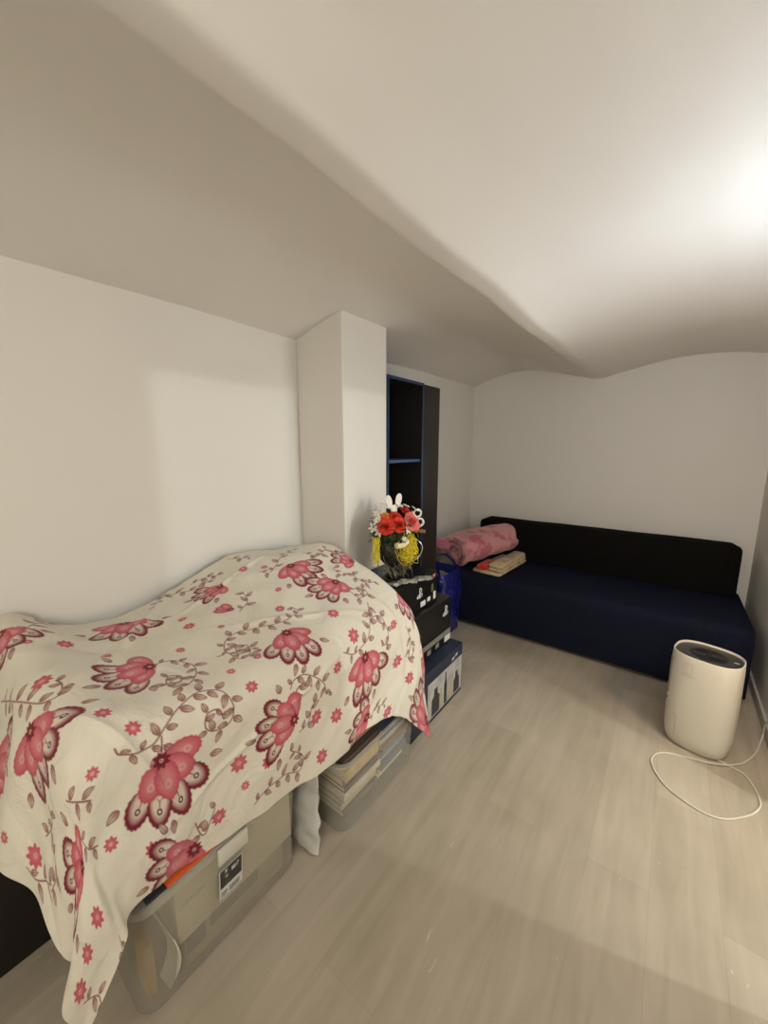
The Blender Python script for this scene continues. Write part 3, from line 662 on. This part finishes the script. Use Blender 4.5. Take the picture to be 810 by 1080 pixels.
# far bin with books
bin_('clear bin full of books on the floor, in front of the navy box',-1.21,-.822,.848,1.372,.325,.020,False)
books=[ # x0,x1,y0,y1,z0,z1,colour,label
((-1.15,-.905,.905,1.12,.070,.100),(.62,.52,.34),'thick cream book near the bottom of the near stack in the book bin'),
((-1.15,-.900,.900,1.115,.045,.069),(.20,.17,.13),'thin dark brown book lowest of the near stack in the book bin'),
((-1.15,-.896,.900,1.10,.101,.130),(.30,.30,.32),'grey-blue book above the thick cream one in the book bin'),
((-1.14,-.892,.905,1.12,.131,.158),(.70,.64,.50),'ivory book in the middle of the near stack in the book bin'),
((-1.14,-.893,.905,1.11,.159,.180),(.14,.10,.10),'thin dark maroon book in the middle of the near stack'),
((-1.14,-.890,.900,1.12,.181,.215),(.36,.20,.20),'faded rose-spined book high in the near stack of the book bin'),
((-1.14,-.888,.905,1.10,.216,.262),(.66,.50,.24),'ochre yellow-edged thick book on top of the near stack'),
((-1.15,-.905,1.135,1.325,.030,.052),(.64,.58,.40),'pale book lowest of the far stack in the book bin'),
((-1.15,-.902,1.13,1.325,.053,.085),(.55,.38,.18),'tan book second lowest of the far stack in the book bin'),
((-1.15,-.898,1.13,1.32,.086,.118),(.20,.22,.25),'slate grey book in the lower half of the far stack'),
((-1.15,-.896,1.135,1.325,.119,.143),(.66,.64,.58),'white book in the middle of the far stack in the book bin'),
((-1.15,-.893,1.13,1.325,.144,.176),(.22,.33,.36),'teal-blue book in the upper half of the far stack'),
((-1.15,-.890,1.13,1.33,.177,.200),(.33,.22,.16),'brown book in the upper half of the far stack'),
((-1.15,-.888,1.13,1.32,.201,.240),(.55,.52,.44),'light grey book near the top of the far stack'),
((-1.15,-.886,1.13,1.325,.241,.280),(.10,.12,.16),'dark navy book on top of the far stack in the book bin'),
]
PG=mat('page_edges',(.68,.61,.46),.8,noise_amt=.06,scale=3,stretch=(1,1,80))
for i,((x0,x1,y0,y1,z0,z1),c,lab) in enumerate(books):
    x1+=.022+.010*math.sin(i*2.3)-.006*(i%7<2); y0+=.006*math.sin(i*1.7); c=tuple(min(1,k*(1.0+.15*math.sin(i)))for k in c)
    cm=mat('book_cover',c,.55,noise_amt=.12,scale=20)
    t=thing('book',lab,'book',((x0+x1)/2,(y0+y1)/2,z0),0,'books stacked in the clear bin')
    cov=bmesh.new(); th=.0022
    box(cov,x0,x1,y0,y1,z0,z0+th,bev=.0006,seg=1); box(cov,x0,x1,y0,y1,z1-th,z1,bev=.0006,seg=1); box(cov,x1-th,x1,y0,y1,z0+th,z1-th)
    o=obj('cover',cov,cm,t,False); shift(o,t.location)
    o=obj('pages',nbox(x0+.004,x1-th-.0003,y0+.003,y1-.003,z0+th,z1-th),PG,t,False); shift(o,t.location)
# tilted loose magazine at the bottom, leaning against the tub wall
o=obj('book',nbox(-1.12,-.875,.91,1.13,.263,.290,bev=.002),mat('book_cover',(.09,.06,.05),.5)); tag(o,'dark brown book lying on the ochre one at the bin rim','book','books stacked in the clear bin')
# dark chest along the wall and carton that carry the cloth
t=thing('dark_chest','tall dark brown chest along the left wall, covered by the flowered cloth','chest',(-1.49,.75,0))
DK=mat('dark_chest_wood',(.009,.0055,.0045),.5,noise_amt=.2,scale=20)
for nm,a in (('body',(-1.635,-1.345,.175,1.32,.0,.775)),('lid',(-1.64,-1.338,.170,1.325,.777,.80))):
    o=obj(nm,nbox(*a,bev=.004),DK,t); shift(o,t.location)
t=thing('low_chest','low near-black chest on the floor at the bottom left, under the hanging cloth','chest',(-1.49,-.05,0))
for nm,a in (('body',(-1.635,-1.345,-.30,.160,.0,.36)),('lid',(-1.64,-1.338,-.305,.165,.362,.385))):
    o=obj(nm,nbox(*a,bev=.004),DK,t); shift(o,t.location)
t=thing('cardboard_box','brown cardboard box on the bin lids, holding up the flowered cloth','box',(-1.1,.75,.416))
o=obj('carton',nbox(-1.325,-.90,.235,.845,.4155,.725,bev=.004),mat('kraft_card',(.30,.19,.10),.8),t); shift(o,t.location)
t=thing('cardboard_box','brown cardboard box on the book bin, under the far end of the cloth','box',(-1.1,1.1,.326))
o=obj('carton',nbox(-1.325,-.875,.86,1.345,.326,.700,bev=.004),bpy.data.materials['kraft_card'],t); shift(o,t.location)

# ------------------------------------------------------------------ the flowered cloth
# ---- draped cloth: control net (columns run along the room, rows from the wall over the front to the hem)
YT=[.17,.35,.52,.72,.95,1.17,1.36]
ROW=[
 [(-1.60,.10,.42),(-1.62,.12,.68)]+[(-1.62,y,z) for y,z in zip(YT,[.935,.84,.825,.87,.955,.925,.89])]+[(-1.62,1.395,.70)],
 [(-1.35,.07,.45),(-1.35,.10,.70)]+[(-1.37,y,z) for y,z in zip(YT,[.90,.845,.84,.87,.93,.96,.945])]+[(-1.33,1.40,.72)],
 [(-1.06,.055,.56),(-1.08,.10,.74)]+[(-1.10,y,z) for y,z in zip(YT,[.875,.845,.825,.835,.85,.875,.865])]+[(-1.06,1.40,.66)],
 [(-.90,.10,.46),(-.90,.135,.68)]+[(x,y,z) for x,y,z in zip([-.90,-.895,-.89,-.885,-.88,-.88,-.885],YT,[.835,.815,.79,.775,.768,.76,.735])]+[(-.87,1.405,.60)],
 [(-.86,.092,.36),(-.85,.14,.56)]+[(x,y,z) for x,y,z in zip([-.862,-.868,-.868,-.858,-.838,-.832,-.83],[.188,.34,.51,.69,.90,1.10,1.31],[.63,.60,.59,.57,.55,.54,.50])]+[(-.835,1.425,.36)],
 [(-.83,.092,.26),(-.815,.18,.41)]+[(x,y,z) for x,y,z in zip([-.855,-.862,-.862,-.848,-.815,-.806,-.805],[.215,.34,.50,.67,.85,.98,1.17],[.45,.425,.405,.39,.400,.425,.355])]+[(-.815,1.455,.06)],
]
P=np.array(ROW)            # rows x cols x 3
def cr(P,n,axis):
    P=np.moveaxis(P,axis,0); m=P.shape[0]
    ext=np.concatenate([(2*P[0]-P[1])[None],P,(2*P[-1]-P[-2])[None]])
    t=np.linspace(0,m-1,n); i=np.minimum(t.astype(int),m-2); f=(t-i)
    f=f.reshape((-1,)+(1,)*(P.ndim-1))
    a,b,c,d=ext[i],ext[i+1],ext[i+2],ext[i+3]
    r=.5*((2*b)+(c-a)*f+(2*a-5*b+4*c-d)*f*f+(3*b-a-3*c+d)*f**3)
    return np.moveaxis(r,0,axis)
def arclen_resample(S,n,axis):
    # resample so that the spacing along the axis follows the average length
    d=np.linalg.norm(np.diff(S,axis=axis),axis=2).mean(axis=1-axis)
    L=np.concatenate([[0],np.cumsum(d)]); t=np.linspace(0,L[-1],n)
    idx=np.interp(t,L,np.arange(len(L))); i=np.minimum(idx.astype(int),len(L)-2); f=idx-i
    A=np.take(S,i,axis=axis);B=np.take(S,i+1,axis=axis)
    f=f[None,:,None] if axis==1 else f[:,None,None]
    return A*(1-f)+B*f, L[-1]
def cloth_grid(nr,nc):
    S=cr(cr(P,160,0),220,1)
    S,Lr=arclen_resample(S,nr,0); S,Lc=arclen_resample(S,nc,1)
    u=np.linspace(0,Lc,nc)[None,:]*np.ones((nr,1)); v=np.linspace(0,Lr,nr)[:,None]*np.ones((1,nc))
    du=np.gradient(S,axis=1); dv=np.gradient(S,axis=0)
    N=np.cross(du,dv); N/=np.linalg.norm(N,axis=2,keepdims=True)+1e-9
    if N[nr//3,nc//2,2]<0: N=-N
    # creases: a few long soft folds and small crumples
    rid=lambda a,k:np.maximum(0,1-np.abs(a)/k)**1.5
    fold=(.010*rid(((u-.62)*.75+(v-.30)*.66),.03)*np.clip(1.2-abs(u-.9)*1.6,0,1)+.008*rid(((u-1.15)*.5-(v-.62)*.87),.022)*np.clip(1-abs(u-1.1)*2.2,0,1)
      +.009*rid(((u-.45)*.9-(v-.75)*.45),.02)*np.clip(1-abs(v-.8)*2.5,0,1)+.007*rid(((u-.85)*.35+(v-.88)*.94),.018)*np.clip(1-abs(u-.8)*2.2,0,1)
      +.010*rid(((u-1.42)*.95-(v-.75)*.30),.025)*np.clip((v-.55)*4,0,1)+.008*rid(((u-1.0)*.2+(v-.20)*.98),.02)*np.clip(1-abs(u-1.0)*2,0,1)
      +.012*rid(u-1.60,.03)*np.clip((v-.70)*4,0,1)-.012*rid(u-1.53,.025)*np.clip((v-.80)*4,0,1))
    w=fold+(.0045*np.sin(u*17+3*np.sin(v*5+1))*np.clip((v-.75)*3,0,1)
       +.003*np.sin(v*21+u*9+2*np.sin(u*6))+.0022*np.sin(u*34-v*23+2*np.sin(v*11))
       +.0012*np.sin(u*61+v*47)+.006*np.abs(np.sin(u*4.2+v*2.6+1.1))**.5-.004
       +.012*np.sin(v*26+.7)*np.clip((.33-u)*4,0,1))
    S=S+N*w[:,:,None]
    return S,u,v,Lc,Lr

S,u,v,Lc,Lr=cloth_grid(525,810)
nr,nc=525,810
colr=np.zeros((nr,nc,3)); colr[:]=(.720,.670,.565)
uu=u[0]; vv=v[:,0]
def window(x,y,R):
    i0,i1=np.searchsorted(vv,y-R),np.searchsorted(vv,y+R); j0,j1=np.searchsorted(uu,x-R),np.searchsorted(uu,x+R)
    return slice(i0,i1),slice(j0,j1)
def blend(sl,c,a):
    a=np.clip(a,0,1)[...,None]; colr[sl]=colr[sl]*(1-a)+np.array(c)*a if not isinstance(c,np.ndarray) else colr[sl]*(1-a)+c*a
AA=.0013
def ss(d): return np.clip(.5-d/AA*.5,0,1)        # inside for negative distance
PALE=(.60,.36,.30); PK=np.array((.50,.075,.115)); PK2=np.array((.62,.235,.24)); MAR=np.array((.145,.010,.020)); CRM=np.array((.68,.55,.47)); LINE=(.17,.035,.038); LEAFC=np.array((.30,.13,.11)); 
def ellipse(cx,cy,ax,ay,ang,R,scal=0):
    sl=window(cx,cy,R); X=u[sl]-cx; Y=v[sl]-cy; c,s=math.cos(ang),math.sin(ang)
    a=(X*c+Y*s)/ax; b=(-X*s+Y*c)/ay; r=np.sqrt(a*a+b*b)+1e-9
    if scal: r=r/(1+.03*np.cos(np.arctan2(b,a)*scal))
    return sl,r,(r-1)*min(ax,ay),a,b
def lobe_pink(cx,cy,ax,ay,ang):
    sl,r,d,a,b=ellipse(cx,cy,ax,ay,ang,max(ax,ay)*1.2,18)
    t=np.clip((1-r)*1.25,0,1)[...,None]; blend(sl,PK*(1-t)+PK2*t,ss(d)); blend(sl,PK*.78,ss(np.abs(d+.0008)-.0008)*.7)
    rr=np.hypot(a-.25,b*.7); blend(sl,(.74,.52,.47),ss((np.abs(rr-.16)-.05)*min(ax,ay))*.5)
def lobe_dark(cx,cy,ax,ay,ang):
    sl,r,d,a,b=ellipse(cx,cy,ax,ay,ang,max(ax,ay)*1.2,18)
    q=np.sqrt(((a+.30)*.88)**2+(b*1.12)**2); t=np.clip((.98-q)*2.3,0,1)[...,None]; blend(sl,MAR*1.3*(1-t)+CRM*t,ss(d))
    blend(sl,MAR,ss(np.abs(d+.0007)-.0010)); E=(.03,.006,.010)
    rr=np.hypot((a-.18),b*ay/ax*1.25); blend(sl,E,ss((np.abs(rr-.13)-.045)*ax)); blend(sl,E,ss((np.abs(b)*ay-.0010))*(a<-.02)*(a>-.30))
    blend(sl,E,ss(np.abs(np.abs(b)*ay-(-.30-a)*ax*.7)-.0010)*(a<-.28)*(a>-.48))
def leafp(cx,cy,L,W,ang):
    R=L*.75; sl=window(cx,cy,R); X=u[sl]-cx; Y=v[sl]-cy; c,s=math.cos(ang),math.sin(ang)
    a=(X*c+Y*s)/(L/2); b=(-X*s+Y*c)/(W/2); h=np.clip(1-a*a,0,1)**.75*(1-.25*a); d=(np.abs(b)-h)*(W/2); d=np.where(np.abs(a)>1,1,d)
    blend(sl,(.56,.42,.35),ss(d)); blend(sl,LEAFC,ss(d)*np.clip(.55-a*.9+np.abs(b)*.5-.5,0,1)); blend(sl,LINE,ss(np.abs(d+.0009)-.0009)); blend(sl,LINE,ss(np.abs(b)*W/2-.0007)*(np.abs(a)<.8))
def daisyp(cx,cy,R,dark=False):
    sl=window(cx,cy,R*1.3); X=u[sl]-cx; Y=v[sl]-cy; r=np.hypot(X,Y); th=np.arctan2(Y,X)
    e=R*(.86+.15*np.cos(8*th+cx*40)); c1=MAR*1.3 if dark else np.array((.50,.085,.125)); t=np.clip(1-r/R*1.3,0,1)[...,None]
    blend(sl,c1*(1-t*.5)+(np.array((.66,.27,.27)) if not dark else MAR)*t*.5,ss(r-e)); blend(sl,(.66,.42,.38),ss(np.abs(r-R*.16)-.0012)*(1 if R>.012 else 0))
def seg(p,q,w,c):
    (x0,y0),(x1,y1)=p,q; m=((x0+x1)/2,(y0+y1)/2); R=math.hypot(x1-x0,y1-y0)/2+w*3; sl=window(m[0],m[1],R)
    X=u[sl]-x0; Y=v[sl]-y0; L2=(x1-x0)**2+(y1-y0)**2+1e-12; t=np.clip((X*(x1-x0)+Y*(y1-y0))/L2,0,1)
    blend(sl,c,ss(np.hypot(X-t*(x1-x0),Y-t*(y1-y0))-w))
def vine(pts,n):
    P=[(p.x,p.y) for p in smooth_path([(a,b,0) for a,b in pts],8)]
    for a,b in zip(P,P[1:]): seg(a,b,.0014,LINE)
    d=0; k=0; nxt=.012; tot=sum(math.hypot(b[0]-a[0],b[1]-a[1]) for a,b in zip(P,P[1:]))
    for a,b in zip(P,P[1:]):
        l=math.hypot(b[0]-a[0],b[1]-a[1]); d+=l
        if d>nxt:
            sd=1 if k%2 else -1; ang=math.atan2(b[1]-a[1],b[0]-a[0])+sd*.95; s=min(1,.55+.45*math.sin(PI*min(1,d/max(tot,.01)))+.1*math.sin(k*2.1)); L=.036*s
            leafp(b[0]+math.cos(ang)*L*.62,b[1]+math.sin(ang)*L*.62,L,L*.52,ang+.12*math.sin(k)); k+=1; nxt=d+.020
def flower(x0,y0,x1,y1):
    d=math.hypot(x1-x0,y1-y0); ang=math.atan2(y1-y0,x1-x0); L=min(.142,max(.10,d)); sg=1 if (x0*17)%1>.5 else -1
    P=lambda r,a:(x0+L*r*math.cos(ang+a),y0+L*r*math.sin(ang+a))
    for k in (0,3,1,2):
        a=sg*(-.62+.47*k); q=P(.74,a); lobe_dark(q[0],q[1],L*.33,L*.20,ang+a)
    for a,r in ((-1.05,.98),(1.15,.98)):
        q=P(r,sg*a); leafp(q[0],q[1],.034,.018,ang+sg*a*1.1)
    q=P(1.17,sg*.1); leafp(q[0],q[1],.040,.017,ang+.2)
    for k in (0,3,1,2):
        a=sg*(-1.45+.72*k); q=P(.33,a); lobe_pink(q[0],q[1],L*.32,L*.21,ang+a)
    daisyp(x0,y0,L*.15,True)
FL=[(0.983,0.632,0.943,0.754),(1.251,0.325,1.296,0.452),(1.331,0.521,1.212,0.528),(1.51,0.459,1.48,0.39),(0.993,0.203,0.894,0.191),(0.909,0.915,0.78,0.907),(1.236,0.842,1.296,0.995),(1.574,0.689,1.584,0.792),(1.763,1.095,1.594,1.091),(1.326,1.091,1.147,1.076),(0.675,0.13,0.611,0.337),(0.606,0.517,0.482,0.532),(0.526,0.842,0.551,0.987),(0.258,0.907,0.089,0.785),(0.323,0.547,0.308,0.689),(0.179,0.318,0.199,0.54),(0.586,1.114,0.442,1.137),(1.783,0.888,1.718,0.991),(0.372,0.103,0.362,0.211)]
SM=[(0.934,0.379,0.904,0.325)]
DA=[(0.487,0.241,0.029),(0.412,0.214,0.016),(0.392,0.463,0.027),(0.541,0.39,0.02),(0.447,0.689,0.023),(0.482,0.754,0.022),(0.397,0.804,0.017),(0.795,0.352,0.027),(0.804,0.287,0.021),(0.859,0.444,0.015),(0.71,0.475,0.019),(1.112,0.184,0.028),(1.177,0.241,0.021),(1.122,0.413,0.019),(1.227,0.452,0.011),(1.182,0.651,0.029),(1.058,0.505,0.026),(0.844,0.67,0.015),(0.755,0.677,0.013),(0.775,0.758,0.025),(1.087,0.823,0.026),(1.187,0.758,0.036),(1.415,0.788,0.022),(1.445,0.922,0.063),(1.559,1.007,0.035),(1.008,0.949,0.037),(1.102,0.98,0.038),(0.809,0.999,0.027),(0.72,0.961,0.034),(1.038,1.091,0.044),(1.48,1.121,0.04),(1.688,1.041,0.088),(0.392,0.965,0.021),(0.472,1.03,0.028),(0.084,0.635,0.064),(0.089,0.547,0.02),(0.228,1.022,0.042),(0.149,1.026,0.029),(0.079,1.041,0.036),(0.655,1.068,0.028),(0.735,1.033,0.017)]
VN=[[(0.442,0.781),(0.447,0.796),(0.477,0.804),(0.511,0.8),(0.541,0.773),(0.586,0.739),(0.641,0.716),(0.69,0.735),(0.71,0.788),(0.695,0.831),(0.655,0.831),(0.631,0.811),(0.641,0.781),(0.67,0.781),(0.68,0.811)],[(0.531,0.788),(0.526,0.834)],[(0.288,0.253),(0.358,0.49),(0.387,0.54),(0.407,0.547),(0.417,0.505),(0.412,0.482)],[(0.621,0.513),(0.67,0.521),(0.7,0.563),(0.685,0.62),(0.636,0.674),(0.606,0.658),(0.601,0.632),(0.621,0.597),(0.646,0.609),(0.631,0.647)],[(0.78,0.115),(0.829,0.027),(0.869,0.031),(0.943,0.107),(1.043,0.103)],[(0.382,0.195),(0.422,0.138),(0.482,0.031),(0.516,0.0)],[(0.77,0.578),(0.79,0.582),(0.829,0.524),(0.894,0.509),(0.958,0.551),(1.023,0.574),(1.102,0.555),(1.097,0.521)],[(0.799,0.578),(0.804,0.639),(0.839,0.639),(0.864,0.589),(0.834,0.578),(0.819,0.616),(0.869,0.62)],[(0.894,0.819),(0.909,0.796),(0.953,0.796),(1.018,0.842),(1.038,0.884),(1.058,0.884)],[(0.934,0.85),(0.914,0.834),(0.929,0.819),(0.948,0.834)],[(0.929,0.961),(0.973,0.945),(0.978,0.903),(1.003,0.888)],[(1.117,0.788),(1.177,0.811),(1.246,0.792),(1.296,0.739),(1.351,0.739),(1.371,0.781),(1.371,0.827),(1.326,0.834)],[(1.346,0.677),(1.296,0.739)],[(1.142,0.256),(1.172,0.295),(1.281,0.226),(1.385,0.184)],[(1.351,0.279),(1.4,0.344),(1.49,0.302)],[(1.39,0.448),(1.385,0.509),(1.43,0.513),(1.435,0.586),(1.49,0.612)],[(1.331,0.601),(1.336,0.643),(1.385,0.643),(1.395,0.601),(1.351,0.597)],[(1.505,0.815),(1.539,0.876),(1.539,0.938),(1.564,0.915)],[(1.371,1.118),(1.366,1.072),(1.44,1.083)],[(0.76,1.102),(0.804,1.076),(0.869,1.072),(0.943,1.095),(0.953,1.049),(0.894,1.003)],[(0.591,1.033),(0.611,1.087),(0.646,1.037)],[(0.323,0.781),(0.358,0.827),(0.382,0.85)],[(0.05,0.616),(0.045,0.654),(0.099,0.723)],[(0.154,0.697),(0.154,0.75),(0.089,0.727)],[(0.308,0.865),(0.333,0.922),(0.367,0.945)],[(0.243,1.114),(0.218,1.144)],[(0.948,0.413),(1.008,0.371),(1.023,0.314)],[(0.948,0.05),(0.998,0.065),(1.038,0.1)],[(1.127,0.038),(1.182,0.115)],[(0.06,1.072),(0.099,1.114),(0.099,1.144)],[(0.228,0.677),(0.204,0.7),(0.149,0.666)]]

for l in VN: vine(l,0)
for a in DA: daisyp(a[0],a[1],min(.025,max(.013,a[2]*.75)))
for a in SM:
    for k in range(3): 
        an=math.atan2(a[3]-a[1],a[2]-a[0])+(-.5+.5*k); lobe_pink(a[0]+.03*math.cos(an),a[1]+.03*math.sin(an),.028,.017,an)
    daisyp(a[0],a[1],.014,True)
for a in FL: flower(*a)
# faint weave mottling
co_=S.reshape(-1,3).astype(np.float32)
me=bpy.data.meshes.new('flowered_cloth')
idx=np.arange(nr*nc).reshape(nr,nc); q=np.stack([idx[:-1,:-1],idx[:-1,1:],idx[1:,1:],idx[1:,:-1]],-1).reshape(-1,4)
me.vertices.add(nr*nc); me.vertices.foreach_set('co',co_.ravel()); me.loops.add(q.size); me.loops.foreach_set('vertex_index',q.ravel().astype(np.int32))
me.polygons.add(len(q)); me.polygons.foreach_set('loop_start',np.arange(0,q.size,4,dtype=np.int32)); me.update(calc_edges=True)
at_=me.color_attributes.new('print','FLOAT_COLOR','POINT'); rgba=np.concatenate([colr.reshape(-1,3),np.ones((nr*nc,1))],1).astype(np.float32); at_.data.foreach_set('color',rgba.ravel())
me.validate()
CLOTHM=attr_mat('printed_cotton','print')
o=obj('flowered_cloth',me,CLOTHM,angle=180); tag(o,'cream cotton cloth printed with pink and maroon flowers, draped over the pile','cloth')
md=o.modifiers.new('t','SOLIDIFY'); md.thickness=.0012; md.offset=0

# ------------------------------------------------------------------ light
def area(name,loc,target,size,power,col,shape='DISK'):
    l=bpy.data.lights.new(name,'AREA'); l.shape=shape; l.size=size; l.energy=power; l.color=col
    o=bpy.data.objects.new(name,l); COL.objects.link(o); o.location=loc; o.rotation_euler=(Vector(target)-Vector(loc)).to_track_quat('-Z','Y').to_euler(); return o
def point(name,loc,r,power,col):
    l=bpy.data.lights.new(name,'POINT'); l.shadow_soft_size=r; l.energy=power; l.color=col
    o=bpy.data.objects.new(name,l); COL.objects.link(o); o.location=loc; return o
point('hall_lamp',(1.90,1.58,1.62),.02,54,(.94,1,.97))
point('room_lamp',(.40,1.65,1.70),.05,12.5,(.74,.86,1))
point('rear_fill',(.35,-1.0,1.75),.15,26.5,(1,.975,.885))  # added fill behind the camera for more even light, no known fixture
point('low_fill',(.46,1.9,1.0),.05,12.5,(1,.76,.52))  # added warm fill by the right wall, power fitted to tones, no known fixture
w=bpy.data.worlds.new('world'); scene.world=w; w.use_nodes=True; w.node_tree.nodes['Background'].inputs[0].default_value=(.9,.85,.8,1); w.node_tree.nodes['Background'].inputs[1].default_value=.0
